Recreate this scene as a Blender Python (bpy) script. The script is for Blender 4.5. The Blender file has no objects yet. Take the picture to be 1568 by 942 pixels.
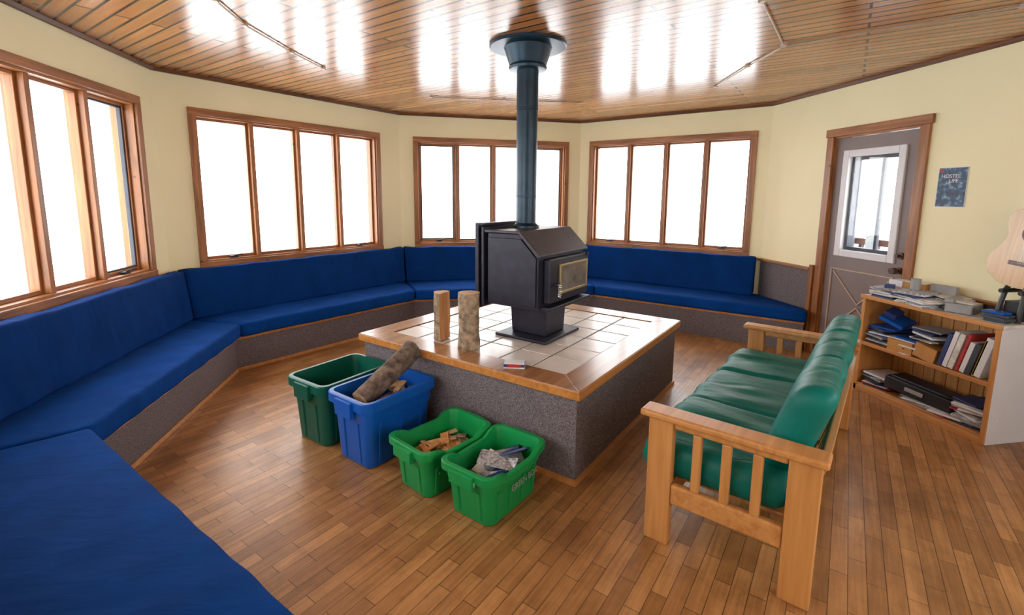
import bpy, bmesh, math, random
from mathutils import Vector, Matrix, noise
random.seed(4)
scene=bpy.context.scene
COL=scene.collection
# ------------------------------------------------------------------ materials
def newmat(name):
    m=bpy.data.materials.new(name); m.use_nodes=True
    nt=m.node_tree; b=nt.nodes['Principled BSDF']
    return m,nt,b
def N(nt,t,**k):
    n=nt.nodes.new(t)
    for a,v in k.items():
        try: setattr(n,a,v)
        except Exception: n.inputs[a].default_value=v
    return n
def inp(n,d):
    for k,v in d.items(): n.inputs[k].default_value=v
def coords(nt,rot=0.0,scale=(1,1,1),loc=(0,0,0)):
    t=N(nt,'ShaderNodeTexCoord'); m=N(nt,'ShaderNodeMapping')
    m.inputs['Rotation'].default_value=(0,0,rot); m.inputs['Scale'].default_value=scale; m.inputs['Location'].default_value=loc
    nt.links.new(t.outputs['Object'],m.inputs['Vector']); return m
def ramp(nt,stops):
    r=N(nt,'ShaderNodeValToRGB'); e=r.color_ramp.elements
    while len(e)<len(stops): e.new(0.5)
    for el,(p,c) in zip(e,stops): el.position=p; el.color=(*c,1)
    return r
def plain(name,col,rough=0.5,metal=0.0,var=0.12,scale=8,bump=0.0,bscale=60,spec=0.5,coat=0):
    m,nt,b=newmat(name); L=nt.links
    c=coords(nt); n=N(nt,'ShaderNodeTexNoise'); inp(n,{'Scale':scale,'Detail':4})
    L.new(c.outputs[0],n.inputs['Vector'])
    r=ramp(nt,[(0.3,tuple(x*(1-var) for x in col)),(0.7,tuple(min(1,x*(1+var)) for x in col))])
    L.new(n.outputs['Fac'],r.inputs['Fac']); L.new(r.outputs['Color'],b.inputs['Base Color'])
    inp(b,{'Roughness':rough,'Metallic':metal,'Specular IOR Level':spec,'Coat Weight':coat})
    if bump:
        n2=N(nt,'ShaderNodeTexNoise'); inp(n2,{'Scale':bscale,'Detail':3}); L.new(c.outputs[0],n2.inputs['Vector'])
        bm=N(nt,'ShaderNodeBump'); inp(bm,{'Strength':bump,'Distance':0.01}); L.new(n2.outputs['Fac'],bm.inputs['Height']); L.new(bm.outputs['Normal'],b.inputs['Normal'])
    return m
def wood(name,c1,c2,rough=0.35,sc=(2,30,30),rot=0.0,coat=0.2,knots=False):
    m,nt,b=newmat(name); L=nt.links
    c=coords(nt,rot,sc); n=N(nt,'ShaderNodeTexNoise'); inp(n,{'Scale':1.0,'Detail':6,'Distortion':0.6})
    L.new(c.outputs[0],n.inputs['Vector'])
    r=ramp(nt,[(0.3,c1),(0.68,c2)]); L.new(n.outputs['Fac'],r.inputs['Fac'])
    out=r.outputs['Color']
    if knots:
        v=N(nt,'ShaderNodeTexVoronoi'); inp(v,{'Scale':5.0}); c2_=coords(nt,rot,(.8,1.5,1.5)); L.new(c2_.outputs[0],v.inputs['Vector'])
        rr=ramp(nt,[(0.04,(0.25,0.12,0.06)),(0.1,(1,1,1))]); L.new(v.outputs['Distance'],rr.inputs['Fac'])
        mx=N(nt,'ShaderNodeMixRGB',blend_type='MULTIPLY'); mx.inputs[0].default_value=.8; L.new(out,mx.inputs[1]); L.new(rr.outputs['Color'],mx.inputs[2]); out=mx.outputs[0]
    L.new(out,b.inputs['Base Color']); inp(b,{'Roughness':rough,'Coat Weight':coat,'Coat Roughness':0.15})
    bm=N(nt,'ShaderNodeBump'); inp(bm,{'Strength':0.15,'Distance':0.003}); L.new(n.outputs['Fac'],bm.inputs['Height']); L.new(bm.outputs['Normal'],b.inputs['Normal'])
    return m
def planks(name,rot,rowh,length,ca,cb,groove,rough,mortar,coat,knots,grain=(2,60,1),wear=False,bumpd=0.004,spec=0.5,gb=0.1):
    m,nt,b=newmat(name); L=nt.links
    c=coords(nt,rot)
    br=N(nt,'ShaderNodeTexBrick'); br.offset=0.37; br.offset_frequency=2; br.squash=1
    inp(br,{'Scale':1.0,'Mortar Size':mortar,'Mortar Smooth':0.2,'Bias':0.0,'Brick Width':length,'Row Height':rowh,'Color1':(*ca,1),'Color2':(*cb,1),'Mortar':(*groove,1)})
    L.new(c.outputs[0],br.inputs['Vector'])
    g=coords(nt,0,grain); n=N(nt,'ShaderNodeTexNoise'); inp(n,{'Scale':1.0,'Detail':6,'Distortion':0.8})
    L.new(c.outputs[0],g.inputs['Vector']); L.new(g.outputs[0],n.inputs['Vector'])
    r=ramp(nt,[(0.25,(0.62,0.56,0.5)),(0.7,(1.1,1.1,1.1))]); L.new(n.outputs['Fac'],r.inputs['Fac'])
    mx=N(nt,'ShaderNodeMixRGB',blend_type='MULTIPLY'); mx.inputs[0].default_value=0.8
    L.new(br.outputs['Color'],mx.inputs[1]); L.new(r.outputs['Color'],mx.inputs[2]); out=mx.outputs[0]
    if knots:
        v=N(nt,'ShaderNodeTexVoronoi'); inp(v,{'Scale':5.5}); L.new(c.outputs[0],v.inputs['Vector'])
        rr=ramp(nt,[(0.05,(0.2,0.1,0.05)),(0.11,(1,1,1))]); L.new(v.outputs['Distance'],rr.inputs['Fac'])
        m2=N(nt,'ShaderNodeMixRGB',blend_type='MULTIPLY'); m2.inputs[0].default_value=0.75; L.new(out,m2.inputs[1]); L.new(rr.outputs['Color'],m2.inputs[2]); out=m2.outputs[0]
    if wear:
        for sc_,lo,amt in ((1.6,(0.6,0.55,0.5),.65),(9.0,(0.70,0.64,0.58),.4)):
            w=N(nt,'ShaderNodeTexNoise'); inp(w,{'Scale':sc_,'Detail':8,'Roughness':0.7}); L.new(c.outputs[0],w.inputs['Vector'])
            rw=ramp(nt,[(0.38,lo),(0.54,(1.05,1.03,1.0))]); L.new(w.outputs['Fac'],rw.inputs['Fac'])
            m3=N(nt,'ShaderNodeMixRGB',blend_type='MULTIPLY'); m3.inputs[0].default_value=amt; L.new(out,m3.inputs[1]); L.new(rw.outputs['Color'],m3.inputs[2]); out=m3.outputs[0]
    L.new(out,b.inputs['Base Color'])
    n4=N(nt,'ShaderNodeTexNoise'); inp(n4,{'Scale':7,'Detail':4}); L.new(c.outputs[0],n4.inputs['Vector'])
    mr=N(nt,'ShaderNodeMapRange'); inp(mr,{'To Min':rough*0.8,'To Max':rough*1.25}); L.new(n4.outputs['Fac'],mr.inputs['Value']); L.new(mr.outputs[0],b.inputs['Roughness'])
    inp(b,{'Coat Weight':coat,'Coat Roughness':0.15,'Specular IOR Level':spec})
    bm=N(nt,'ShaderNodeBump'); bm.invert=True; inp(bm,{'Strength':0.5,'Distance':bumpd}); L.new(br.outputs['Fac'],bm.inputs['Height'])
    b2=N(nt,'ShaderNodeBump'); inp(b2,{'Strength':gb,'Distance':0.002}); L.new(n.outputs['Fac'],b2.inputs['Height']); L.new(bm.outputs['Normal'],b2.inputs['Normal']); L.new(b2.outputs['Normal'],b.inputs['Normal'])
    return m
def carpet(name):
    m,nt,b=newmat(name); L=nt.links
    c=coords(nt); n=N(nt,'ShaderNodeTexNoise'); inp(n,{'Scale':210,'Detail':2}); L.new(c.outputs[0],n.inputs['Vector'])
    r=ramp(nt,[(0.34,(0.085,0.070,0.075)),(0.5,(0.155,0.130,0.136)),(0.66,(0.26,0.228,0.228))]); L.new(n.outputs['Fac'],r.inputs['Fac'])
    L.new(r.outputs['Color'],b.inputs['Base Color']); inp(b,{'Roughness':0.95,'Specular IOR Level':0.1})
    bm=N(nt,'ShaderNodeBump'); inp(bm,{'Strength':0.35,'Distance':0.003}); L.new(n.outputs['Fac'],bm.inputs['Height']); L.new(bm.outputs['Normal'],b.inputs['Normal'])
    return m
def fabric(name,col,rough,bump,spec,sc=(3,9,3),rot=0):
    m,nt,b=newmat(name); L=nt.links
    c=coords(nt,rot,sc); n=N(nt,'ShaderNodeTexNoise'); inp(n,{'Scale':1.5,'Detail':3,'Distortion':0.5}); L.new(c.outputs[0],n.inputs['Vector'])
    c2=coords(nt); n2=N(nt,'ShaderNodeTexNoise'); inp(n2,{'Scale':6,'Detail':5}); L.new(c2.outputs[0],n2.inputs['Vector'])
    r=ramp(nt,[(0.3,tuple(x*.85 for x in col)),(0.7,tuple(x*1.15 for x in col))]); L.new(n2.outputs['Fac'],r.inputs['Fac']); L.new(r.outputs['Color'],b.inputs['Base Color'])
    inp(b,{'Roughness':rough,'Specular IOR Level':spec})
    bm=N(nt,'ShaderNodeBump'); inp(bm,{'Strength':bump,'Distance':0.02}); L.new(n.outputs['Fac'],bm.inputs['Height']); L.new(bm.outputs['Normal'],b.inputs['Normal'])
    return m
D45=math.radians(45)
M_wall=plain('cream_paint',(0.90,0.835,0.535),0.6,var=0.02,scale=2,bump=0.08,bscale=120)
M_floor=planks('oak_floor',-D45,0.062,0.33,(0.54,0.285,0.108),(0.33,0.160,0.054),(0.12,0.055,0.022),0.35,0.0015,0.06,False,grain=(3,55,1),wear=True,bumpd=0.001,gb=.12)
M_ceil=planks('pine_ceiling',D45,0.088,2.6,(0.56,0.250,0.078),(0.37,0.145,0.040),(0.014,0.006,0.002),0.23,0.008,0.18,True,grain=(1.2,30,1),bumpd=0.012,gb=.04)
M_trim=wood('cedar_trim',(0.19,0.070,0.020),(0.42,0.165,0.050),0.4,knots=True,coat=.1)
M_trimV=wood('cedar_trim_vertical',(0.19,0.070,0.020),(0.42,0.165,0.050),0.4,sc=(30,30,2),knots=True,coat=.1)
M_crown=wood('crown_wood',(0.08,0.028,0.009),(0.17,0.062,0.02),0.45,coat=.05)
M_oak=wood('honey_oak',(0.46,0.185,0.048),(0.62,0.295,0.092),0.4,coat=.1)
M_oakV=wood('honey_oak_vertical',(0.46,0.185,0.048),(0.62,0.295,0.092),0.4,sc=(30,30,2),coat=.1)
M_border=wood('hearth_border_wood',(0.19,0.08,0.032),(0.42,0.20,0.08),0.3,sc=(2,25,25),coat=0.25)
M_lip=wood('hearth_lip_wood',(0.42,0.15,0.03),(0.58,0.25,0.06),0.4)
M_carpet=carpet('grey_carpet')
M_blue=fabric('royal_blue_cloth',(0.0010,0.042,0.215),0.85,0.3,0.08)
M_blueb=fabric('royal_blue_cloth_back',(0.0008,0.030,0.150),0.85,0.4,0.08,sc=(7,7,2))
M_green=fabric('teal_satin',(0.0008,0.155,0.125),0.5,0.45,0.26,sc=(9,2.5,4))
M_tile=plain('cream_tile',(0.68,0.625,0.575),0.3,var=0.13,scale=4,coat=0.05)
M_tile2=plain('sand_tile',(0.60,0.53,0.47),0.3,var=0.13,scale=4,coat=0.05)
M_grout=plain('grout',(0.12,0.105,0.10),0.9)
M_iron=plain('stove_iron',(0.018,0.017,0.030),0.45,metal=0.25,var=0.3,scale=14,bump=0.1,bscale=200)
M_irontop=plain('stove_top_iron',(0.045,0.034,0.042),0.42,metal=0.3,var=0.3,scale=10)
M_pipe=plain('stove_pipe_steel',(0.009,0.030,0.050),0.36,metal=0.35,var=0.35,scale=6)
M_black=plain('black_plastic',(0.012,0.013,0.016),0.4)
M_gold=plain('brass',(0.50,0.38,0.2),0.35,metal=.8)
M_steel=plain('steel',(0.55,0.55,0.55),0.35,metal=1)
M_cond=plain('conduit_grey',(0.42,0.33,0.25),0.4,metal=.3)
M_dgreen=plain('dark_green_plastic',(0.002,0.085,0.055),0.38,var=0.05,spec=.35)
M_bluep=plain('blue_plastic',(0.002,0.088,0.42),0.38,var=0.05,spec=.35)
M_gcrate=plain('green_plastic',(0.005,0.27,0.065),0.38,var=0.05,spec=.35)
M_bark=plain('bark',(0.13,0.09,0.065),0.9,var=0.7,scale=25,bump=1.0,bscale=35)
M_bark2=plain('pale_bark',(0.27,0.19,0.12),0.9,var=0.7,scale=22,bump=1.0,bscale=30)
M_cut=plain('cut_wood',(0.55,0.32,0.15),0.7,var=0.3,scale=18,bump=0.3)
M_split=wood('split_wood',(0.44,0.16,0.045),(0.72,0.36,0.13),0.7,sc=(25,25,2),coat=0)
M_door=plain('door_taupe',(0.22,0.17,0.16),0.45,var=0.05)
M_doorl=plain('door_panel_light',(0.46,0.34,0.25),0.5,var=0.05)
M_white=plain('white_paint',(0.72,0.72,0.74),0.4,var=0.03)
M_paper=plain('paper',(0.66,0.65,0.61),0.7,var=0.2,scale=30)
M_news=plain('newsprint',(0.42,0.42,0.45),0.8,var=0.7,scale=70)
M_snow=plain('snow',(0.86,0.88,0.9),0.9,var=0.02,scale=1)
M_red=plain('red_cover',(0.42,0.03,0.03),0.5); M_yel=plain('yellow_cover',(0.7,0.5,0.03),0.5); M_nav=plain('navy_cover',(0.02,0.04,0.15),0.5)
M_org=plain('orange_box',(0.50,0.24,0.06),0.6); M_gry=plain('grey_plastic',(0.30,0.30,0.30),0.5)
M_slate=plain('slate_frame',(0.04,0.05,0.07),0.5)
M_post=plain('porch_post_grey',(0.14,0.17,0.21),0.6)
M_spruce=wood('spruce_top',(0.60,0.38,0.19),(0.72,0.50,0.28),0.25,sc=(40,2,2),coat=0.3)
M_darkwood=wood('dark_wood',(0.05,0.025,0.015),(0.12,0.06,0.03),0.35)
M_porch=plain('porch_maroon',(0.05,0.018,0.018),0.6)
M_bead=wood('pine_beadboard',(0.48,0.19,0.045),(0.64,0.32,0.10),0.4,sc=(30,30,2),knots=True)
M_glass,nt,b=newmat('window_glass'); nt.nodes.remove(b)
tr=N(nt,'ShaderNodeBsdfTransparent'); gl=N(nt,'ShaderNodeBsdfGlossy'); gl.inputs['Roughness'].default_value=0.02
mx=N(nt,'ShaderNodeMixShader'); mx.inputs[0].default_value=0.04
nt.links.new(tr.outputs[0],mx.inputs[1]); nt.links.new(gl.outputs[0],mx.inputs[2]); nt.links.new(mx.outputs[0],nt.nodes['Material Output'].inputs[0])
M_sglass=plain('stove_glass',(0.22,0.20,0.17),0.15,metal=0.3,var=0.4,scale=14)
M_poster,nt,b=newmat('poster_print'); L=nt.links
tc=coords(nt)
n=N(nt,'ShaderNodeTexNoise'); inp(n,{'Scale':30,'Detail':5}); L.new(tc.outputs[0],n.inputs['Vector'])
r=ramp(nt,[(0.40,(0.006,0.02,0.06)),(0.56,(0.02,0.09,0.20)),(0.75,(0.4,0.52,0.6))]); L.new(n.outputs['Fac'],r.inputs['Fac'])
L.new(r.outputs['Color'],b.inputs['Base Color']); inp(b,{'Roughness':0.4})
# ------------------------------------------------------------------ geometry helpers
def empty(name,loc=(0,0,0),rz=0.0,parent=None):
    e=bpy.data.objects.new(name,None); COL.objects.link(e); e.location=loc; e.rotation_euler=(0,0,rz); e.empty_display_size=0.1
    if parent: e.parent=parent
    return e
def mk(name,verts,faces,mats,parent=None,mi=None,smooth=False,bevel=0,seg=2,loc=(0,0,0),rot=(0,0,0)):
    me=bpy.data.meshes.new(name); me.from_pydata([tuple(v) for v in verts],[],faces)
    if not isinstance(mats,(list,tuple)): mats=[mats]
    for m in mats: me.materials.append(m)
    if mi:
        for p,i in zip(me.polygons,mi): p.material_index=i
    bm=bmesh.new(); bm.from_mesh(me); bmesh.ops.recalc_face_normals(bm,faces=bm.faces); bm.to_mesh(me); bm.free()
    if smooth:
        for p in me.polygons: p.use_smooth=True
    o=bpy.data.objects.new(name,me); COL.objects.link(o); o.location=loc; o.rotation_euler=rot
    if parent: o.parent=parent
    if bevel:
        md=o.modifiers.new('bevel','BEVEL'); md.width=bevel; md.segments=seg; md.limit_method='ANGLE'; md.angle_limit=math.radians(40)
    return o
class MB:
    def __init__(s): s.v=[];s.f=[];s.m=[];s.mats=[]
    def mat(s,m):
        if m not in s.mats: s.mats.append(m)
        return s.mats.index(m)
    def hexa(s,p,m):
        i=len(s.v); s.v+=[Vector(q) for q in p]; k=s.mat(m)
        for f in [(0,3,2,1),(4,5,6,7),(0,1,5,4),(1,2,6,5),(2,3,7,6),(3,0,4,7)]:
            s.f.append(tuple(i+j for j in f)); s.m.append(k)
    def box(s,x0,x1,y0,y1,z0,z1,m): s.hexa([(x0,y0,z0),(x1,y0,z0),(x1,y1,z0),(x0,y1,z0),(x0,y0,z1),(x1,y0,z1),(x1,y1,z1),(x0,y1,z1)],m)
    def rbox(s,c,size,rot,m):
        R=Matrix.Rotation(rot[2],3,'Z')@Matrix.Rotation(rot[1],3,'Y')@Matrix.Rotation(rot[0],3,'X'); c=Vector(c); a,b_,d=[q/2 for q in size]
        s.hexa([c+R@Vector(q) for q in [(-a,-b_,-d),(a,-b_,-d),(a,b_,-d),(-a,b_,-d),(-a,-b_,d),(a,-b_,d),(a,b_,d),(-a,b_,d)]],m)
    def prism(s,poly,z0,z1,m,poly2=None):
        i=len(s.v);n=len(poly);k=s.mat(m); poly2=poly2 or poly
        s.v+=[Vector((p[0],p[1],z0)) for p in poly]+[Vector((p[0],p[1],z1)) for p in poly2]
        s.f.append(tuple(i+j for j in range(n))[::-1]);s.m.append(k); s.f.append(tuple(i+n+j for j in range(n)));s.m.append(k)
        for j in range(n):
            q=(j+1)%n; s.f.append((i+j,i+q,i+n+q,i+n+j)); s.m.append(k)
    def loft(s,loops,m,cap0=True,cap1=True):
        k=s.mat(m); base=len(s.v); n=len(loops[0])
        for l in loops: s.v+=[Vector(p) for p in l]
        for a in range(len(loops)-1):
            for j in range(n):
                q=(j+1)%n; s.f.append((base+a*n+j,base+a*n+q,base+(a+1)*n+q,base+(a+1)*n+j)); s.m.append(k)
        if cap0: s.f.append(tuple(base+j for j in range(n))[::-1]); s.m.append(k)
        if cap1: s.f.append(tuple(base+(len(loops)-1)*n+j for j in range(n))); s.m.append(k)
    def lathe(s,prof,c,m,n=32,cap=True):
        s.loft([[(c[0]+r*math.cos(2*math.pi*j/n),c[1]+r*math.sin(2*math.pi*j/n),z) for j in range(n)] for r,z in prof],m,cap,cap)
    def tube(s,pts,r,m,n=8):
        pts=[Vector(p) for p in pts]; loops=[]
        for i,p in enumerate(pts):
            d=(pts[min(i+1,len(pts)-1)]-pts[max(i-1,0)]).normalized()
            a=d.orthogonal().normalized() if i==0 else (a-d*a.dot(d)).normalized()
            b_=d.cross(a); loops.append([p+r*(a*math.cos(2*math.pi*j/n)+b_*math.sin(2*math.pi*j/n)) for j in range(n)])
        s.loft(loops,m)
    def make(s,name,parent=None,bevel=0,smooth=False,seg=2,**k):
        return mk(name,s.v,s.f,s.mats,parent,s.m,smooth,bevel,seg,**k)
def autosmooth(o,ang=35):
    for p in o.data.polygons: p.use_smooth=True
    bm=bmesh.new(); bm.from_mesh(o.data)
    for e in bm.edges:
        if len(e.link_faces)==2 and e.calc_face_angle(0)>math.radians(ang): e.smooth=False
    bm.to_mesh(o.data); bm.free()
def lerp2(a,b,t): return (a[0]+(b[0]-a[0])*t,a[1]+(b[1]-a[1])*t)
def soft(name,qb,z0,qt,z1,r,mat,parent=None,nu=24,nv=10,nw=3,bulge=0.0,wr=0.0,wf=(4,4,4),crease=None,seed=0):
    def dist(a,b): return math.hypot(a[0]-b[0],a[1]-b[1])
    dims=(0.5*(dist(qb[0],qb[1])+dist(qb[2],qb[3])),0.5*(dist(qb[0],qb[3])+dist(qb[1],qb[2])),z1-z0)
    r=min(r,min(dims)*0.49)
    ax=[]
    for d,n in zip(dims,(nu,nv,nw)):
        h=d/2; e=[-h,-h+.25*r,-h+.6*r]; mid=[-h+r+(d-2*r)*i/n for i in range(n+1)]
        ax.append(e+mid+[h-.6*r,h-.25*r,h])
    idx={};V=[];F=[]
    def vid(i,j,k):
        if (i,j,k) in idx: return idx[(i,j,k)]
        p=Vector((ax[0][i],ax[1][j],ax[2][k]))
        q=Vector([max(-(d/2-r),min(d/2-r,c)) for c,d in zip(p,dims)])
        dv=p-q
        if dv.length>1e-9: nn=dv.normalized(); p=q+nn*r
        else: nn=Vector((0,0,1))
        u=p.x/dims[0]+.5; v=p.y/dims[1]+.5; w=p.z/dims[2]+.5
        off=0
        if bulge: off+=bulge*(1-(2*u-1)**4)*(1-(2*v-1)**4)*(1 if nn.z>0.2 else 0)
        if wr: off+=wr*noise.noise(Vector((p.x*wf[0]+seed*7.3,p.y*wf[1],p.z*wf[2]+seed)))
        if crease: off+=crease(u,v,w,nn)
        p=p+nn*off
        u=p.x/dims[0]+.5; v=p.y/dims[1]+.5; w=p.z/dims[2]+.5
        def bil(q):
            a=lerp2(q[0],q[1],u); b_=lerp2(q[3],q[2],u); return lerp2(a,b_,v)
        B=bil(qb);T=bil(qt); xy=lerp2(B,T,w)
        V.append((xy[0],xy[1],z0+(z1-z0)*w)); idx[(i,j,k)]=len(V)-1; return len(V)-1
    n=[len(a)-1 for a in ax]
    for i in range(n[0]):
        for j in range(n[1]):
            for k in (0,n[2]): F.append((vid(i,j,k),vid(i+1,j,k),vid(i+1,j+1,k),vid(i,j+1,k)))
    for i in range(n[0]):
        for k in range(n[2]):
            for j in (0,n[1]): F.append((vid(i,j,k),vid(i+1,j,k),vid(i+1,j,k+1),vid(i,j,k+1)))
    for j in range(n[1]):
        for k in range(n[2]):
            for i in (0,n[0]): F.append((vid(i,j,k),vid(i,j+1,k),vid(i,j+1,k+1),vid(i,j,k+1)))
    return mk(name,V,F,mat,parent,smooth=True)
def framebox(k,x0,x1,z0,z1,f,y0,y1,m):
    k.box(x0,x0+f,y0,y1,z0,z1,m);k.box(x1-f,x1,y0,y1,z0,z1,m);k.box(x0+f,x1-f,y0,y1,z0,z0+f,m);k.box(x0+f,x1-f,y0,y1,z1-f,z1,m)
# ------------------------------------------------------------------ room shell
H=1.5; C=2.517
c01=(-2.21,1.96); c12=(-2.21,4.487); c23=(-.36,6.29); c34=(2.066,6.446); c45=(3.70,4.79); c5e=(3.70,-1.25); c0e=(1.0,-1.25)
poly=[c01,c12,c23,c34,c45,c5e,c0e]
def frame(p0,p1): return (p0[0],p0[1],0),math.atan2(p1[1]-p0[1],p1[0]-p0[0]),math.hypot(p1[0]-p0[0],p1[1]-p0[1])
TH=0.16
def wall(name,p0,p1,ops):
    loc,rz,Ln=frame(p0,p1); b=MB(); xs=-0.05
    for (a,c,z0,z1) in sorted(ops):
        b.box(xs,a,0,TH,0,C+.1,M_wall)
        if z0>0: b.box(a,c,0,TH,0,z0,M_wall)
        b.box(a,c,0,TH,z1,C+.1,M_wall); xs=c
    b.box(xs,Ln+0.05,0,TH,0,C+.1,M_wall)
    b.make(name,loc=loc,rot=(0,0,rz))
def window(name,p0,p1,s0,s1,z0,z1,n,portal=True):
    loc,rz,Ln=frame(p0,p1); e=empty(name,loc,rz); cw=0.058
    a,c,d,t=s0+cw,s1-cw,z0+cw,z1-cw
    k=MB(); k.box(s0,s1,-.022,.0,t,z1,M_trim); k.box(s0,s1,-.03,.0,z0,d,M_trim); k.make('casing_rails',e,bevel=.004)
    k=MB(); k.box(s0,a,-.022,0,d,t,M_trimV); k.box(c,s1,-.022,0,d,t,M_trimV); k.make('casing_stiles',e,bevel=.004)
    j=MB(); th=.014
    j.box(a,a+th,0,TH,d,t,M_trimV); j.box(c-th,c,0,TH,d,t,M_trimV); j.box(a+th,c-th,0,TH,d,d+th,M_trim); j.box(a+th,c-th,0,TH,t-th,t,M_trim)
    j.make('jamb',e)
    a+=th;c-=th;d+=th;t-=th; w=(c-a)/n; m=MB(); g=MB(); sw=.021
    for i in range(1,n): m.box(a+i*w-.019,a+i*w+.019,.02,TH-.02,d,t,M_trimV)
    for i in range(n):
        l=a+i*w+(.019 if i else 0); r=a+(i+1)*w-(.019 if i<n-1 else 0)
        m.box(l,l+sw,.06,.11,d,t,M_trimV); m.box(r-sw,r,.06,.11,d,t,M_trimV)
        m.box(l+sw,r-sw,.06,.11,d,d+sw+.005,M_trim); m.box(l+sw,r-sw,.06,.11,t-sw,t,M_trim)
        if name in('window_1','window_3') and i in (0,n-1):
            framebox(m,l+sw,r-sw,d+sw+.005,t-sw,.014,.07,.10,M_slate)
        g.box(l+sw,r-sw,.084,.088,d+sw,t-sw,M_glass)
    m.make('mullions_and_sashes',e,bevel=.003); g.make('glass',e)
    h=MB()
    for i in (0,n-1):
        x=a+(i+.5)*w; h.box(x-.035,x+.035,.02,.05,d,d+.018,M_black); h.tube([(x,.03,d+.018),(x+.05,.0,d+.03),(x+.06,-.01,d+.03)],.006,M_black)
    h.make('crank_handles',e)
    if portal:
        li=bpy.data.lights.new(name+'_portal','AREA'); li.shape='RECTANGLE'; li.size=c-a; li.size_y=t-d; li.cycles.is_portal=True
        o=bpy.data.objects.new('daylight_portal',li); COL.objects.link(o); o.parent=e; o.location=((a+c)/2,TH+.01,(d+t)/2); o.rotation_euler=(-math.pi/2,0,0)
    return e
cw=.05
def op(s0,s1,z0,z1): return (s0+cw,s1-cw,z0+cw,z1-cw)
wall('wall_west',c01,c12,[op(.25,2.30,.83,2.24)]); window('window_1',c01,c12,.25,2.30,.83,2.24,4)
wall('wall_northwest',c12,c23,[op(.235,2.275,.83,2.24)]); window('window_2',c12,c23,.235,2.275,.83,2.24,4)
wall('wall_north',c23,c34,[op(.17,2.26,.83,2.235)]); window('window_3',c23,c34,.17,2.26,.83,2.235,4)
wall('wall_northeast',c34,c45,[op(.145,2.20,.83,2.24)]); window('window_4',c34,c45,.145,2.20,.83,2.24,4)
DS0,DS1=.855,1.665
wall('wall_east',c45,c5e,[(DS0,DS1,0,2.065),op(3.6,5.7,.83,2.24)]); window('window_5',c45,c5e,3.6,5.7,.83,2.24,4)
wall('wall_south',c5e,c0e,[op(.3,2.4,.83,2.24)]); window('window_6',c5e,c0e,.3,2.4,.83,2.24,4)
wall('wall_southwest',c0e,c01,[op(2.3,4.3,.83,2.24)]); window('window_7',c0e,c01,2.3,4.3,.83,2.24,4)
fl=MB(); fl.prism([(-2.4,-1.5),(3.9,-1.5),(3.9,6.7),(-2.4,6.7)],-.06,0,M_floor); fl.make('floor')
ce=MB(); ce.prism([(-2.4,-1.5),(3.9,-1.5),(3.9,6.7),(-2.4,6.7)],C,C+.05,M_ceil); ce.make('ceiling')
n=0
for p0,p1 in zip(poly,poly[1:]+poly[:1]):
    n+=1; loc,rz,Ln=frame(p0,p1); k=MB()
    k.prism([(0,0),(Ln,0),(Ln-.01,-.025),(.01,-.025)],C-.028,C,M_crown,[(0,0),(Ln,0),(Ln-.015,-.038),(.015,-.038)])
    k.make('trim_%d'%n,loc=loc,rot=(0,0,rz),bevel=.006)
for i,(p0,p1,a,c) in enumerate([(c01,c12,.0,None),(c12,c23,0,None),(c23,c34,0,None),(c34,c45,0,None),(c45,c5e,0,.745),(c45,c5e,1.735,5.9)]):
    loc,rz,Ln=frame(p0,p1); k=MB(); k.box(a+.03,(c or Ln-.03),-.055,-.001,.805,.83,M_trim)
    k.make('trim_%d'%(n+1+i),loc=loc,rot=(0,0,rz),bevel=.005)
loc5,rz5,_=frame(c45,c5e)
k=MB(); k.box(.02,.745,-.02,-.002,0,.805,M_carpet); k.make('trim_18',loc=loc5,rot=(0,0,rz5))
k=MB(); k.box(1.735,5.9,-.014,-.002,0.08,.805,M_carpet); k.make('trim_19',loc=loc5,rot=(0,0,rz5))
k=MB(); k.box(.745,.79,-.045,-.001,0,.86,M_trimV); k.make('trim_20',loc=loc5,rot=(0,0,rz5),bevel=.004)
k=MB(); k.box(1.735,5.9,-.02,-.001,0,.08,M_trim); k.make('baseboard_east',loc=loc5,rot=(0,0,rz5),bevel=.004)
# ------------------------------------------------------------------ door
d=empty('door_1',loc5,rz5)
k=MB(); k.box(.795,DS0+.01,-.025,0,0,2.06,M_trimV); k.box(DS1-.01,1.73,-.025,0,0,2.06,M_trimV); k.make('casing_stiles',d,bevel=.004)
k=MB(); k.box(.78,1.745,-.028,0,2.06,2.13,M_trim); k.make('casing_head',d,bevel=.004)
k=MB(); k.box(DS0,DS0+.02,0,TH,0,2.06,M_trimV); k.box(DS1-.02,DS1,0,TH,0,2.06,M_trimV); k.box(DS0+.02,DS1-.02,0,TH,2.045,2.065,M_trim); k.make('jamb',d)
k=MB(); a,c=DS0+.022,DS1-.022; wa,wc,wz0,wz1=.985,1.53,1.0,1.91
k.box(a,wa,.02,.06,.01,2.04,M_door);k.box(wc,c,.02,.06,.01,2.04,M_door);k.box(wa,wc,.02,.06,.01,wz0,M_door);k.box(wa,wc,.02,.06,wz1,2.04,M_door)
k.make('slab',d)
k=MB(); f=.045; framebox(k,wa-.02,wc+.02,wz0-.02,wz1+.02,f+.015,.0,.075,M_white); k.make('window_frame',d,bevel=.006)
k=MB(); framebox(k,wa+.04,wc-.04,wz0+.04,wz1-.04,.03,.045,.11,M_slate); k.box(wa+.30,wa+.325,.08,.10,wz0+.07,wz1-.07,M_slate); k.make('storm_door_frame',d)
k=MB(); k.box(wa+.04,wc-.04,.036,.042,wz0+.04,wz1-.04,M_glass); k.make('glass',d)
k=MB()
def bar(x0,z0,x1,z1,m=M_doorl,w=.014):
    L_=math.hypot(x1-x0,z1-z0); k.rbox(((x0+x1)/2,.016,(z0+z1)/2),(L_,.014,w),(0,-math.atan2(z1-z0,x1-x0),0),m)
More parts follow.
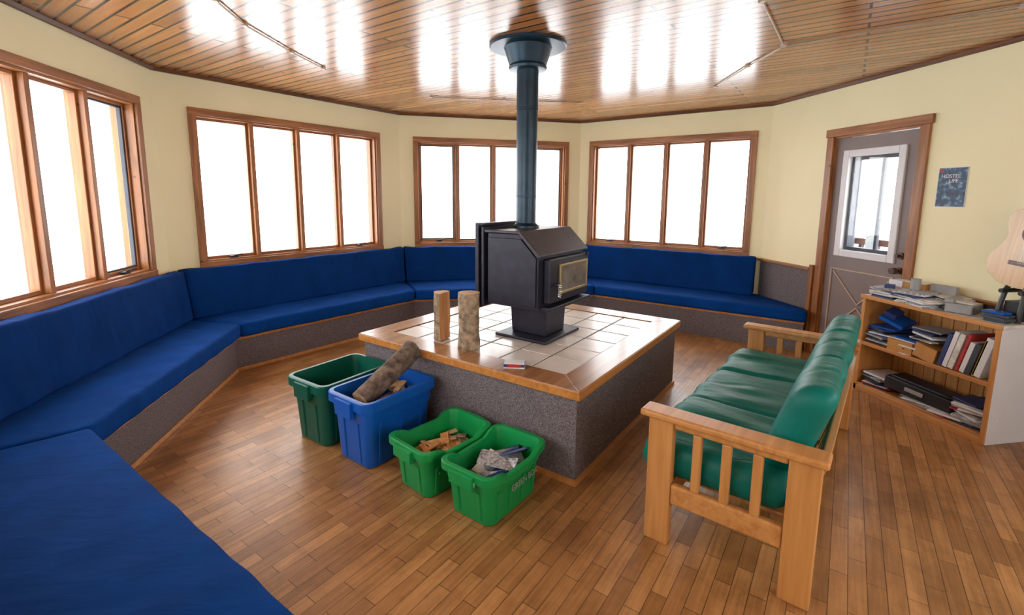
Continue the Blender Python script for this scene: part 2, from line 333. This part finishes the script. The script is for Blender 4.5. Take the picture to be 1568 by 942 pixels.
for (x0,z0,x1,z1) in [(.95,.86,1.56,.86),(.95,.25,1.56,.25),(.95,.25,.95,.86),(1.56,.25,1.56,.86),(.97,.84,1.255,.57),(1.255,.57,1.54,.84),(.97,.27,1.255,.54),(1.255,.54,1.54,.27)]: bar(x0,z0,x1,z1)
k.make('raised_panel_moulding',d,bevel=.003)
k=MB()
for z in (.93,1.05):
    k.tube([(1.60,.02,z),(1.60,.0,z)],.028,M_darkwood,16); k.tube([(1.60,0,z),(1.60,-.035,z)],.012,M_darkwood,12)
k.tube([(1.60,-.03,.93),(1.60,-.065,.93)],.026,M_darkwood,16)
o=k.make('knob_and_deadbolt',d); autosmooth(o)
k=MB(); k.prism([(-40,-40),(40,-40),(40,40),(-40,40)],-.5,-.45,M_snow); k.make('snow_ground')
pr=empty('porch_railing',loc5,rz5); k=MB()
k.box(-1.2,2.6,1.2,1.26,.98,1.05,M_porch); k.box(-1.2,2.6,1.2,1.26,.1,.18,M_porch)
for i in range(19): k.box(-1.15+i*.2,-1.11+i*.2,1.21,1.25,-.45,.98,M_porch)
for x in (-.08,.22,1.9): k.box(x,x+.09,1.12,1.2,-.45,2.6,M_post)
k.box(-1.2,2.6,1.1,1.26,2.25,2.6,M_post)
k.make('rails_and_posts',pr)
# ------------------------------------------------------------------ benches
f01=(-1.57,2.39); f12=(-1.57,4.20); f23=(-.172,5.463); f34=(1.98,5.46)
cE=(-.185,-.065); fE=(.35,.47)
ins=lerp2
bc=0
def bench(cA,fA,cB,fB,r0=0.04):
    global bc; bc+=1
    e=empty('built_in_bench')
    A=lambda t:ins(cA,fA,t); B=lambda t:ins(cB,fB,t)
    k=MB(); k.prism([A(r0),B(r0),B(.90),A(.90)],0,.275,M_carpet); k.make('carpeted_base',e)
    k=MB(); k.prism([A(r0),B(r0),B(.925),A(.925)],.275,.305,M_lip); k.prism([A(.90),B(.90),B(.925),A(.925)],0,.03,M_oak); k.make('wood_edging',e,bevel=.004)
    k=MB(); k.prism([A(r0),B(r0),B(.1),A(.1)],.305,.80,M_carpet); k.make('backrest_board',e)
    def inset(P,Q,g):
        L_=math.hypot(Q[0]-P[0],Q[1]-P[1]); return lerp2(P,Q,g/L_),lerp2(Q,P,g/L_)
    w1,w2=inset(A(.12),B(.12),.003); q1,q2=inset(A(1.0),B(1.0),.004)
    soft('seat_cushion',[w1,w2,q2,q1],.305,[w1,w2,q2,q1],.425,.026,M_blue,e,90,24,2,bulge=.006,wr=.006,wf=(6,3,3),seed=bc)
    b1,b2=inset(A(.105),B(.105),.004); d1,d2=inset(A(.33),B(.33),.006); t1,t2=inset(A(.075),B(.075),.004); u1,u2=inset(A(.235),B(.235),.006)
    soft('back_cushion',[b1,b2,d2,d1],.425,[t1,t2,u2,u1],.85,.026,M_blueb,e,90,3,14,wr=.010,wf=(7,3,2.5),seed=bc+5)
    return e
bench(c01,f01,c12,f12); bench(c12,f12,c23,f23); bench(c23,f23,c34,f34)
bench(cE,fE,c01,f01)
e=empty('built_in_bench')
A=lambda t:ins(c34,f34,t)
k=MB(); k.prism([A(.04),(3.655,4.78),(3.655,4.06),(3.60,3.98),A(.90)],0,.275,M_carpet); k.make('carpeted_base',e)
k=MB(); k.prism([A(.04),(3.655,4.78),(3.655,4.06),(3.60,3.97),A(.925)],.275,.305,M_lip); k.make('wood_edging',e,bevel=.004)
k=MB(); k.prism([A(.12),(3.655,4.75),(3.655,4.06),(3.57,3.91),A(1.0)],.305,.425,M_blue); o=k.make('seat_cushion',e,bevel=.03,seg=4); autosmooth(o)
nn=Vector((-.711,-.703))
def off(p,d_): return (p[0]+nn.x*d_,p[1]+nn.y*d_)
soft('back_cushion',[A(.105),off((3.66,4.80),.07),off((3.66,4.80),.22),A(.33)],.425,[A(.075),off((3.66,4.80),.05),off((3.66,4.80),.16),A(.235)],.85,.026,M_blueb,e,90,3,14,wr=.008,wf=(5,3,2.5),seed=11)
# ------------------------------------------------------------------ hearth platform
TZ=.53; S=.875
hp=empty('hearth_platform',(.727,3.41,0),D45)
k=MB(); k.box(-S+.03,S-.03,-S+.03,S-.03,0,TZ-.045,M_carpet); k.make('carpeted_base',hp)
k=MB(); q=S-.018
for s in (-1,1):
    k.box(-q,q,*(sorted((s*q,s*(S-.032)))),0,.03,M_oak); k.box(*(sorted((s*q,s*(S-.032)))),-q+.014,q-.014,0,.03,M_oak)
k.make('floor_moulding',hp)
bw=.175; i_=S-bw
k=MB()
for a in range(4):
    R=Matrix.Rotation(a*math.pi/2,3,'Z')
    k2=[R@Vector(p) for p in [(-S+.004,-S+.004,0),(S-.004,-S+.004,0),(i_,-i_,0),(-i_,-i_,0)]]
    k.prism([(p.x,p.y) for p in k2],TZ-.04,TZ,M_border)
    k2=[R@Vector(p) for p in [(-S,-S,0),(S,-S,0),(S-.012,-S+.012,0),(-S+.012,-S+.012,0)]]
    k.prism([(p.x,p.y) for p in k2],TZ-.05,TZ-.004,M_lip)
k.make('wood_border',hp,bevel=.003)
k=MB(); k.box(-i_,i_,-i_,i_,TZ-.045,TZ-.011,M_grout); k.make('grout_bed',hp)
k=MB(); nt_=6; tw=2*i_/nt_
for i in range(nt_):
    for j in range(nt_):
        k.box(-i_+i*tw+.006,-i_+(i+1)*tw-.006,-i_+j*tw+.006,-i_+(j+1)*tw-.006,TZ-.03,TZ-.006,M_tile if random.random()<.75 else M_tile2)
k.make('ceramic_tiles',hp,bevel=.003)
# ------------------------------------------------------------------ wood stove
st=empty('wood_stove',(.764,3.268,TZ-.006),D45)
Z=lambda z:z-TZ
def side(poly_yz,x0,x1,m,name,bevel=.006):
    v=[(x0,y,z) for y,z in poly_yz]+[(x1,y,z) for y,z in poly_yz]; n=len(poly_yz)
    f=[tuple(range(n)),tuple(range(2*n-1,n-1,-1))]+[(j,(j+1)%n,n+(j+1)%n,n+j) for j in range(n)]
    return mk(name,v,f,m,st,bevel=bevel)
XR=.29
k=MB(); k.box(-.24,.24,-.21,.21,0,.02,M_iron); k.make('base_plate',st,bevel=.006)
k=MB(); k.prism([(-.13,-.14),(.13,-.14),(.13,.14),(-.13,.14)],.02,.25,M_iron,[(-.14,-.15),(.14,-.15),(.14,.15),(-.14,.15)]); k.make('pedestal',st,bevel=.008)
side([(-.2,Z(.78)),(-.2,Z(1.14)),(-.07,Z(1.265)),(.2,Z(1.265)),(.2,Z(.78))],-.335,XR,M_iron,'firebox')
side([(-.19,Z(.80)),(-.19,Z(1.12)),(-.075,Z(1.235)),(.19,Z(1.235)),(.19,Z(.80))],-.348,-.338,M_iron,'side_shield',.004)
side([(-.19,Z(.80)),(-.19,Z(1.12)),(-.075,Z(1.235)),(.19,Z(1.235)),(.19,Z(.80))],XR+.003,XR+.013,M_iron,'side_shield_far',.004)
side([(-.225,Z(1.125)),(-.225,Z(1.14)),(-.075,Z(1.285)),(.21,Z(1.285)),(.21,Z(1.266)),(-.065,Z(1.266)),(-.205,Z(1.125))],-.36,XR+.02,M_irontop,'top_plate',.004)
k=MB(); k.box(-.30,.27,-.275,-.2,Z(.775),Z(.80),M_iron); k.make('ash_lip',st,bevel=.006)
k=MB(); k.box(-.27,.275,-.25,-.2,Z(.815),Z(1.11),M_iron); k.make('door_slab',st,bevel=.01)
k=MB(); x0,x1,z0,z1=-.16,.235,Z(.87),Z(1.068)
framebox(k,x0,x1,z0,z1,.016,-.266,-.25,M_gold)
k.make('door_glass_trim',st,bevel=.003)
k=MB(); k.box(x0+.016,x1-.016,-.256,-.25,z0+.016,z1-.016,M_sglass); k.make('door_glass',st)
k=MB(); k.tube([(-.215,-.25,Z(.94)),(-.215,-.285,Z(.94))],.010,M_iron,10)
k.tube([(-.215+.010*math.cos(t*.9),-.292+.010*math.sin(t*.9),Z(.95)-t*.0018) for t in range(48)],.0032,M_steel,6)
k.tube([(.25,-.205,Z(1.10)),(.25,-.26,Z(1.10))],.012,M_iron,10)
k.make('coil_handle',st)
k=MB(); k.box(-.35,.30,.27,.30,Z(.74),Z(1.32),M_iron); k.box(-.35,.30,.225,.245,Z(.76),Z(1.30),M_iron); k.box(-.30,-.27,.2,.27,Z(.8),Z(1.25),M_iron); k.box(.22,.25,.2,.27,Z(.8),Z(1.25),M_iron); k.box(-.35,.30,.225,.30,Z(1.31),Z(1.325),M_iron); k.make('rear_heat_shield',st,bevel=.005)
dx,dy=.68-.764,3.34-3.268; lx=dx*math.cos(-D45)-dy*math.sin(-D45); ly=dx*math.sin(-D45)+dy*math.cos(-D45)
k=MB()
k.lathe([(.095,Z(1.283)),(.095,Z(1.30)),(.08,Z(1.31)),(.072,Z(1.32)),(.072,Z(1.50)),(.075,Z(1.502)),(.075,Z(1.51)),(.073,Z(1.512)),(.073,Z(2.09)),(.077,Z(2.092)),(.077,Z(2.105)),(.075,Z(2.107)),(.075,Z(2.40))],(lx,ly),M_pipe,40)
o=k.make('stove_pipe',st); autosmooth(o,25)
k=MB(); k.lathe([(.085,Z(2.355)),(.125,Z(2.36)),(.13,Z(2.375)),(.125,Z(2.39)),(.13,Z(2.40)),(.16,Z(2.49)),(.165,Z(2.5)),(.255,Z(2.502)),(.262,Z(2.507)),(.262,Z(2.521))],(lx,ly),M_pipe,48); o=k.make('ceiling_support_collar',st); autosmooth(o,25)
# ------------------------------------------------------------------ logs
def log(name,loc,L_,r,rot=(0,0,0),split=False,seed=0,parent=None,bark=None):
    n=28; m=22; k=MB(); loops=[]
    for i in range(m+1):
        z=L_*i/m; lp=[]
        for j in range(n):
            a=2*math.pi*j/n; rr=r*(1+.15*noise.noise(Vector((math.cos(a)*1.5+seed,math.sin(a)*1.5,z*5)))+.09*noise.noise(Vector((math.cos(a)*7+seed,math.sin(a)*7,z*14))))
            x,y=rr*math.cos(a),rr*math.sin(a)
            if split and x>r*.15: x=r*.15+.1*(x-r*.15)
            lp.append((x,y,z))
        loops.append(lp)
    k.loft(loops,bark or M_bark2,True,True); k.m[-1]=k.mat(M_cut); k.m[-2]=k.mat(M_cut)
    if split:
        s=k.mat(M_split)
        for fi in range(len(k.f)-2):
            if all(k.v[q].x>r*.1 for q in k.f[fi]): k.m[fi]=s
    o=k.make(name,parent,loc=loc,rot=rot); autosmooth(o,50); return o
log('firewood_log',(.237,2.957,TZ),.365,.066,seed=2)
log('firewood_log',(.085,3.185,TZ),.325,.066,rot=(0,0,math.radians(-36)),split=True,seed=5)
k=MB(); k.box(-.06,.06,-.035,.035,0,.012,M_paper); k.box(-.06,.06,-.035,.035,.012,.028,M_nav); k.box(-.058,.058,-.033,.033,.028,.034,M_white); k.rbox((0,-.0355,.02),(.08,.002,.018),(0,0,0),M_red)
k.make('matchbox',loc=(.469,2.585,TZ-.005),rot=(0,0,-.25),bevel=.002)
# ------------------------------------------------------------------ bins
def rr(hw,hd,r,z,n=5,dip=0,ms=9):
    o=[]
    cs=[(hw-r,hd-r,0),(-hw+r,hd-r,90),(-hw+r,-hd+r,180),(hw-r,-hd+r,270)]
    for ci,(cx,cy,a0) in enumerate(cs):
        for i in range(n+1):
            a=math.radians(a0+90*i/n); o.append((cx+r*math.cos(a),cy+r*math.sin(a),z))
        nx=cs[(ci+1)%4]; a1=math.radians(a0+90); p=o[-1]; q=(nx[0]+r*math.cos(a1),nx[1]+r*math.sin(a1))
        for i in range(1,ms):
            t=i/ms; dz=0
            if ci in (0,2): dz=-dip*max(0,min(1,(.42-abs(t-.5))/.12))
            o.append((p[0]+(q[0]-p[0])*t,p[1]+(q[1]-p[1])*t,z+dz))
    return o
def tote(name,loc,rz,tw,td,bw,bd,h,mat,crate=False):
    e=empty(name,(loc[0],loc[1],0),rz); k=MB(); a,b_,c,d_=tw/2,td/2,bw/2,bd/2; dp=.032 if crate else 0
    def at(t,off=0,z=None,dip=0): return rr(c+(a-.025-c)*t+off,d_+(b_-.025-d_)*t+off,.045,h*t if z is None else z,dip=dip)
    loops=[rr(c-.01,d_-.01,.04,.002),at(.02),at(.3),at(.66),at(.66,.006),at(.80,.008,dip=dp*.8),at(.86,.008,dip=dp),rr(a-.012,b_-.012,.05,h*.865,dip=dp),rr(a,b_,.055,h*.86,dip=dp),rr(a,b_,.055,h*.985,dip=dp),rr(a-.006,b_-.006,.05,h,dip=dp),rr(a-.024,b_-.024,.045,h,dip=dp),at(.9,-.004,dip=dp),at(.3,-.004),at(.03,-.004,.012)]
    k.loft(loops,mat,True,True); o=k.make('tub',e); autosmooth(o,30)
    k=MB(); top=.62 if crate else .66
    for s in (-1,1):
        for x in ((-.14,-.05,.05,.14) if crate else (-.15,0,.15)):
            f=lambda t:d_+(b_-.025-d_)*t
            k.hexa([(x-.011,s*(f(.05)-.004),.02),(x+.011,s*(f(.05)-.004),.02),(x+.011,s*(f(.05)+.005),.02),(x-.011,s*(f(.05)+.005),.02),(x-.011,s*(f(top)-.004),h*top),(x+.011,s*(f(top)-.004),h*top),(x+.011,s*(f(top)+.007),h*top),(x-.011,s*(f(top)+.007),h*top)],mat)
        for y in (-.065,.065):
            f=lambda t:c+(a-.025-c)*t
            k.hexa([(s*(f(.05)-.004),y-.011,.02),(s*(f(.05)+.005),y-.011,.02),(s*(f(.05)+.005),y+.011,.02),(s*(f(.05)-.004),y+.011,.02),(s*(f(top)-.004),y-.011,h*top),(s*(f(top)+.007),y-.011,h*top),(s*(f(top)+.007),y+.011,h*top),(s*(f(top)-.004),y+.011,h*top)],mat)
        k.box(s*(a+.002)-.016,s*(a+.002)+.016,-.07,.07,h*.74,h*.97,mat)
    k.make('ribs_and_handles',e,bevel=.004)
    return e
tote('storage_tote',(-.575,3.06),math.radians(46),.53,.385,.44,.29,.40,M_dgreen)
t2=tote('storage_tote',(-.285,2.775),math.radians(44),.53,.38,.44,.29,.40,M_bluep)
t3=tote('recycling_crate',(.045,2.425),math.radians(38),.48,.34,.38,.25,.265,M_gcrate,True)
t4=tote('recycling_crate',(.30,2.175),math.radians(44),.48,.33,.38,.25,.265,M_gcrate,True)
tx=bpy.data.curves.new('crate_lettering','FONT'); tx.body='GREEN BOX'; tx.size=.040; tx.extrude=.0006; tx.align_x='CENTER'; tx.materials.append(M_gry)
to=bpy.data.objects.new('crate_lettering',tx); COL.objects.link(to); to.parent=t4; to.location=(.05,-.1500,.125); to.rotation_euler=(math.radians(90-8),0,0)
k=MB(); k.rbox((-.243,-.05,.225),(.002,.05,.02),(0,0,0),M_paper); k.make('label',t4)
Ri=Matrix.Rotation(-math.radians(44),3,'Z'); base=Vector((-.285,2.775,0))
p=Ri@(Vector((-.40,2.66,.35))-base); q=Ri@(Vector((-.11,2.95,.545))-base); qq=(q-p).to_track_quat('Z','Y').to_euler()
log('bark_log',p,(q-p).length,.062,rot=qq,seed=9,parent=t2,bark=M_bark)
k=MB()
for i in range(36): k.rbox((random.uniform(-.17,.17),random.uniform(-.1,.1),.25+random.uniform(0,.09)),(random.uniform(.06,.16),random.uniform(.02,.05),random.uniform(.008,.03)),(random.uniform(-.4,.4),random.uniform(-.4,.4),random.uniform(0,3)),random.choice([M_bark,M_cut,M_bark2]))
k.box(-.2,.2,-.13,.13,.2,.25,M_bark); k.make('kindling',t2,bevel=.003)
k=MB()
for i in range(44): k.rbox((random.uniform(-.14,.14),random.uniform(-.08,.08),.10+random.uniform(0,.08)),(random.uniform(.05,.15),random.uniform(.03,.07),random.uniform(.005,.014)),(random.uniform(-.4,.4),random.uniform(-.4,.4),random.uniform(0,3)),random.choice([M_split,M_cut,M_bark2]))
k.box(-.16,.16,-.1,.1,.06,.10,M_bark); k.make('bark_scraps',t3,bevel=.003)
k=MB()
for i in range(16): k.rbox((random.uniform(-.1,.12),random.uniform(-.04,.04),.12+random.uniform(0,.09)),(random.uniform(.14,.22),random.uniform(.09,.14),random.uniform(.003,.012)),(random.uniform(-.6,.6),random.uniform(-.4,.4),random.uniform(0,3)),random.choice([M_news,M_paper,M_news,M_nav,M_gry]))
k.box(-.16,.16,-.1,.1,.05,.11,M_news); k.make('newspapers',t4)
# ------------------------------------------------------------------ futon sofa
fu=empty('futon_sofa',(.917,1.812,0),math.radians(41.4)); FL=1.82
for nm,x in (('near',0),('far',FL-.05)):
    k=MB()
    for d0 in (.005,.535): k.box(x,x+.05,-d0-.105,-d0,0,.572,M_oakV)
    k.make('arm_legs_'+nm,fu,bevel=.006)
    k=MB()
    k.box(x-.03,x+.075,-.66,.025,.574,.604,M_oak); k.box(x+.008,x+.042,-.535,-.11,.535,.574,M_oak); k.box(x+.006,x+.044,-.535,-.11,.195,.285,M_oak)
    k.make('armrest_'+nm,fu,bevel=.01,seg=3)
    k=MB()
    for d0 in (.19,.303,.416): k.box(x+.012,x+.036,-d0-.036,-d0,.285,.535,M_oakV)
    k.make('arm_slats_'+nm,fu,bevel=.004)
k=MB(); k.box(.05,FL-.05,-.10,-.06,.17,.27,M_oak); k.box(.05,FL-.05,-.58,-.54,.20,.28,M_oak)
for i in range(9): x=.12+i*.19; k.box(x,x+.06,-.54,-.06,.255,.272,M_oak)
k.make('seat_frame',fu,bevel=.005)
k=MB()
def inc(x0,x1,d0,z0,d1,z1,th,m):
    k.hexa([(x0,-d0,z0),(x1,-d0,z0),(x1,-d0-th,z0),(x0,-d0-th,z0),(x0,-d1,z1),(x1,-d1,z1),(x1,-d1-th,z1),(x0,-d1-th,z1)],m)
for i in range(10):
    x=.10+i*.172; inc(x,x+.05,.553,.30,.612,.52,.018,M_oakV)
inc(.055,FL-.055,.545,.30,.565,.37,.03,M_oak); inc(.055,FL-.055,.602,.49,.622,.55,.03,M_oak)
k.make('back_frame',fu,bevel=.005)
def crs(u,v,w,nn):
    o=0
    for c_ in (.33,.66): o-=.014*math.exp(-((u-c_)/.010)**2)
    for c_ in (.17,.5,.84): o-=.006*math.exp(-((u-c_-.02*math.sin(v*5))/.012)**2)
    return o
xa,xb=.055,FL-.055
soft('seat_mattress',[(xa,-.54),(xb,-.54),(xb,.055),(xa,.055)],.275,[(xa,-.54),(xb,-.54),(xb,.055),(xa,.055)],.44,.07,M_green,fu,110,26,4,bulge=.015,wr=.020,wf=(9,3.5,4),crease=crs,seed=1)
xa,xb=.13,FL-.13
soft('back_mattress',[(xa,-.545),(xb,-.545),(xb,-.385),(xa,-.385)],.41,[(xa,-.672),(xb,-.672),(xb,-.515),(xa,-.515)],.80,.065,M_green,fu,110,5,18,wr=.014,wf=(7,4,3.0),crease=crs,seed=2)
# ------------------------------------------------------------------ bookshelf
BL=(loc5[0]-.025,loc5[1],0)
bs=empty('bookshelf',BL,rz5); s0,s1,yb,yf=1.665,2.585,-.0,-.33
k=MB()
k.box(s0,s0+.02,yf,yb,0,.74,M_oakV); k.box(s1-.02,s1,yf,yb,0,.74,M_white)
k.make('side_panels',bs,bevel=.003)
k=MB(); k.box(s0-.01,s1+.012,yf-.012,yb,.74,.762,M_paper); k.box(s0+.02,s1-.02,yf,yb,.04,.06,M_oak); k.box(s0+.02,s1-.02,yf,yb,.375,.395,M_oak)
k.make('shelves',bs,bevel=.003)
k=MB(); k.box(s0-.012,s1+.014,yf-.024,yf-.012,.735,.765,M_oak); k.box(s0,s1,yf-.012,yf,.0,.045,M_oak); k.box(s0,s1,yf-.01,yf,.37,.398,M_oak); k.box(s0-.002,s0+.025,yf-.012,yf,0,.735,M_oakV); k.box(s1-.025,s1+.002,yf-.012,yf,0,.735,M_oakV)
k.make('face_trim',bs,bevel=.003)
k=MB(); nb=11
for i in range(nb):
    w=(s1-s0-.04)/nb; k.box(s0+.02+i*w+.002,s0+.02+(i+1)*w-.002,yb-.012,yb-.002,.06,.74,M_bead)
k.make('beadboard_back',bs,bevel=.003)
k=MB(); cols=[M_paper,M_red,M_nav,M_white,M_gry,M_black,M_paper,M_white,M_bluep,M_slate,M_news]
def stack(x,y,z,w,dp,n,t=.012,cols=cols):
    for i in range(n):
        th=t*random.uniform(.6,1.6); k.rbox((x+random.uniform(-.02,.02),y+random.uniform(-.02,.02),z+th/2),(w*random.uniform(.75,1),dp*random.uniform(.8,1),th),(0,0,random.uniform(-.4,.4)),random.choice(cols)); z+=th+.0005
    return z
stack(1.79,-.20,.396,.2,.24,12); stack(2.00,-.2,.396,.19,.24,9); k.rbox((1.86,-.22,.60),(.16,.2,.025),(.1,.35,.3),M_bluep); k.rbox((1.84,-.24,.645),(.08,.1,.05),(.3,.35,.3),M_nav)
k.rbox((1.98,-.28,.44),(.17,.1,.085),(0,0,.1),M_org); k.rbox((2.15,-.22,.45),(.14,.2,.1),(0,0.2,.05),M_org); stack(2.12,-.2,.52,.2,.22,8,.01)
x=2.26
for m,t in [(M_nav,.03),(M_white,.03),(M_paper,.035),(M_red,.02),(M_white,.03),(M_slate,.03),(M_yel,.014),(M_white,.05)]:
    h=random.uniform(.2,.27); k.rbox((x+.02,-.22,.40+h/2),(t*.9,.2,h),(0,.22,0),m); x+=t+.005
stack(1.80,-.2,.061,.2,.26,9,.01); stack(2.44,-.2,.061,.22,.24,13,.011); stack(2.15,-.2,.061,.3,.26,3,.008); stack(2.3,-.22,.061,.2,.26,3,.01)
k.make('stacked_books_and_magazines',bs,bevel=.0015)
k=MB(); k.rbox((2.12,-.22,.145),(.44,.19,.09),(0,.06,.1),M_black); k.rbox((2.12,-.322,.148),(.12,.012,.03),(0,.06,.1),M_gry); k.rbox((2.12,-.225,.195),(.38,.14,.02),(0,.06,.1),M_black)
k.make('black_tool_case',bs,bevel=.012)
k=MB(); cols2=[M_paper,M_white,M_paper,M_gry,M_news,M_nav]
stack(1.77,-.2,.763,.19,.26,9,.008,cols2); stack(1.97,-.22,.763,.22,.26,9,.008,cols2); stack(2.12,-.12,.763,.18,.18,8,.009,cols2); stack(2.09,-.28,.763,.2,.14,6,.008,cols2)
k.rbox((1.88,-.10,.855),(.14,.11,.06),(0,0,.2),M_org); k.rbox((1.88,-.10,.888),(.13,.10,.006),(0,0,.2),M_white); k.rbox((1.74,-.1,.855),(.1,.1,.06),(0,0,.1),M_white); k.rbox((1.80,-.26,.85),(.06,.05,.03),(0,0,.6),M_nav)
k.rbox((2.06,-.10,.855),(.16,.03,.09),(0,0,.1),M_gry); stack(2.50,-.27,.763,.14,.09,4,.012,[M_slate,M_bluep,M_black])
k.tube([(1.94,-.2,.85),(1.94,-.2,.93)],.03,M_gry,12)
k.make('loose_papers_and_boxes',bs,bevel=.002)
k=MB(); k.rbox((2.27,-.2,.795),(.14,.19,.06),(0,.0,.35),M_gry); k.rbox((2.27,-.2,.83),(.12,.1,.015),(.0,0.1,.35),M_paper); k.rbox((2.22,-.22,.838),(.05,.17,.03),(0,0,.35),M_gry)
k.make('desk_telephone',loc=BL,rot=(0,0,rz5),bevel=.01)
k=MB(); k.box(1.82,2.02,-.004,-.001,1.445,1.73,M_white); k.box(1.825,2.015,-.006,-.004,1.45,1.725,M_poster)
k.box(1.835,1.86,-.0075,-.006,1.695,1.718,M_red)
k.make('wall_poster',loc=loc5,rot=(0,0,rz5))
for body,x,z,sz in (('HOSTEL',1.845,1.655,.036),('LIFE',1.90,1.622,.036)):
    tx=bpy.data.curves.new('poster_lettering','FONT'); tx.body=body; tx.size=sz; tx.extrude=.0004; tx.materials.append(M_white)
    to=bpy.data.objects.new('lettering',tx); COL.objects.link(to); to.parent=bpy.data.objects['wall_poster']; to.location=(x,-.0068,z); to.rotation_euler=(math.pi/2,0,0)
# guitar
gt=empty('acoustic_guitar',(3.70-.13,4.79-2.505,.965),rz5)
gi=empty('body_assembly',(0,0,0),0,gt); gi.rotation_euler=(math.radians(-3),math.radians(6),0)
prof=[(0,.0),(.004,.06),(.02,.115),(.06,.17),(.11,.195),(.16,.195),(.21,.17),(.26,.138),(.30,.125),(.34,.13),(.39,.145),(.43,.143),(.46,.12),(.48,.08),(.49,.03)]
out=[(w,z) for z,w in prof]+[(-w,z) for z,w in reversed(prof) if w>0]
def plate(y0,y1,m,name,par,scale=1):
    v=[(x*scale,y0,(z-.25)*scale+.25) for x,z in out]+[(x*scale,y1,(z-.25)*scale+.25) for x,z in out]; n=len(out)
    mk(name,v,[tuple(range(n)),tuple(range(2*n-1,n-1,-1))]+[(j,(j+1)%n,n+(j+1)%n,n+j) for j in range(n)],m,par,bevel=.003)
plate(-.045,.055,M_darkwood,'sides_and_back',gi); plate(-.052,-.046,M_spruce,'soundboard',gi,1.005)
k=MB(); k.tube([(0,-.0525,.335),(0,-.0545,.335)],.05,M_black,32); k.tube([(0,-.052,.335),(0,-.0535,.335)],.058,M_darkwood,32); k.box(-.075,.075,-.062,-.052,.135,.16,M_darkwood); k.box(-.026,.026,-.072,-.052,.385,.84,M_darkwood); k.box(-.03,.03,-.052,-.03,.49,.84,M_trimV); k.hexa([(-.03,-.065,.84),(.03,-.065,.84),(.03,-.045,.84),(-.03,-.045,.84),(-.038,-.05,1.02),(.038,-.05,1.02),(.038,-.03,1.02),(-.038,-.03,1.02)],M_darkwood)
for i in range(6): k.box(-.02+i*.008,-.019+i*.008,-.076,-.075,.15,.85,M_steel)
k.make('neck_bridge_and_strings',gi)
k=MB(); k.tube([(-.06,-.09,-.2),(-.05,-.05,-.01),(-.02,.07,.2)],.014,M_black); k.tube([(.06,-.09,-.2),(.05,-.05,.0),(.02,.07,.2)],.014,M_black); k.tube([(0,.08,-.2),(0,.07,.25)],.014,M_black); k.tube([(-.05,-.09,-.02),(-.05,.07,-.02)],.014,M_black); k.tube([(.05,-.09,-.02),(.05,.07,-.02)],.014,M_black); k.box(-.04,.04,-.06,.06,-.2,-.08,M_black)
k.make('guitar_stand',gt)
# ceiling conduit
k=MB(); zc=C-.010
for path in ([(-1.09,2.2,zc),(-1.09,2.9,zc),(-1.075,3.27,zc),(-.95,3.8,zc),(-.82,4.22,zc)],[(.038,5.17,zc),(.8,5.16,zc),(1.64,5.14,zc)],[(2.6,4.16,zc),(2.45,3.5,zc),(2.35,2.99,zc),(3.08,2.16,zc),(3.3,1.9,zc)],[(1.3,1.9,zc),(1.71,2.36,zc),(2.33,2.97,zc)]):
    k.tube(path,.0055,M_cond,8)
    for p_ in path: k.box(p_[0]-.012,p_[0]+.012,p_[1]-.02,p_[1]+.02,zc-.008,C,M_cond)
k.make('ceiling_conduit')
# ------------------------------------------------------------------ light
w=bpy.data.worlds.new('overcast_sky'); scene.world=w; w.use_nodes=True
bg=w.node_tree.nodes['Background']; bg.inputs['Color'].default_value=(0.985,0.99,1.0,1); bg.inputs['Strength'].default_value=8.2
# ------------------------------------------------------------------ camera
cam=bpy.data.cameras.new('camera'); co=bpy.data.objects.new('camera',cam); COL.objects.link(co); scene.camera=co
cam.sensor_fit='HORIZONTAL'; cam.sensor_width=36; cam.lens=16.72; cam.shift_y=-.0422; cam.clip_start=.02
th=math.radians(8.15); ro=math.radians(.45)
w_=Vector((0,math.cos(th),-math.sin(th))); u0=Vector((0,math.sin(th),math.cos(th))); r0=Vector((1,0,0))
r_=math.cos(ro)*r0+math.sin(ro)*u0; u_=-math.sin(ro)*r0+math.cos(ro)*u0
Rz=Matrix.Rotation(-math.radians(9.87),3,'Z')
r_,u_,w_=Rz@r_,Rz@u_,Rz@w_
co.matrix_world=Matrix(((r_.x,u_.x,-w_.x,0),(r_.y,u_.y,-w_.y,0),(r_.z,u_.z,-w_.z,H),(0,0,0,1)))
scene.view_settings.view_transform='Standard'
scene.view_settings.exposure=0.0
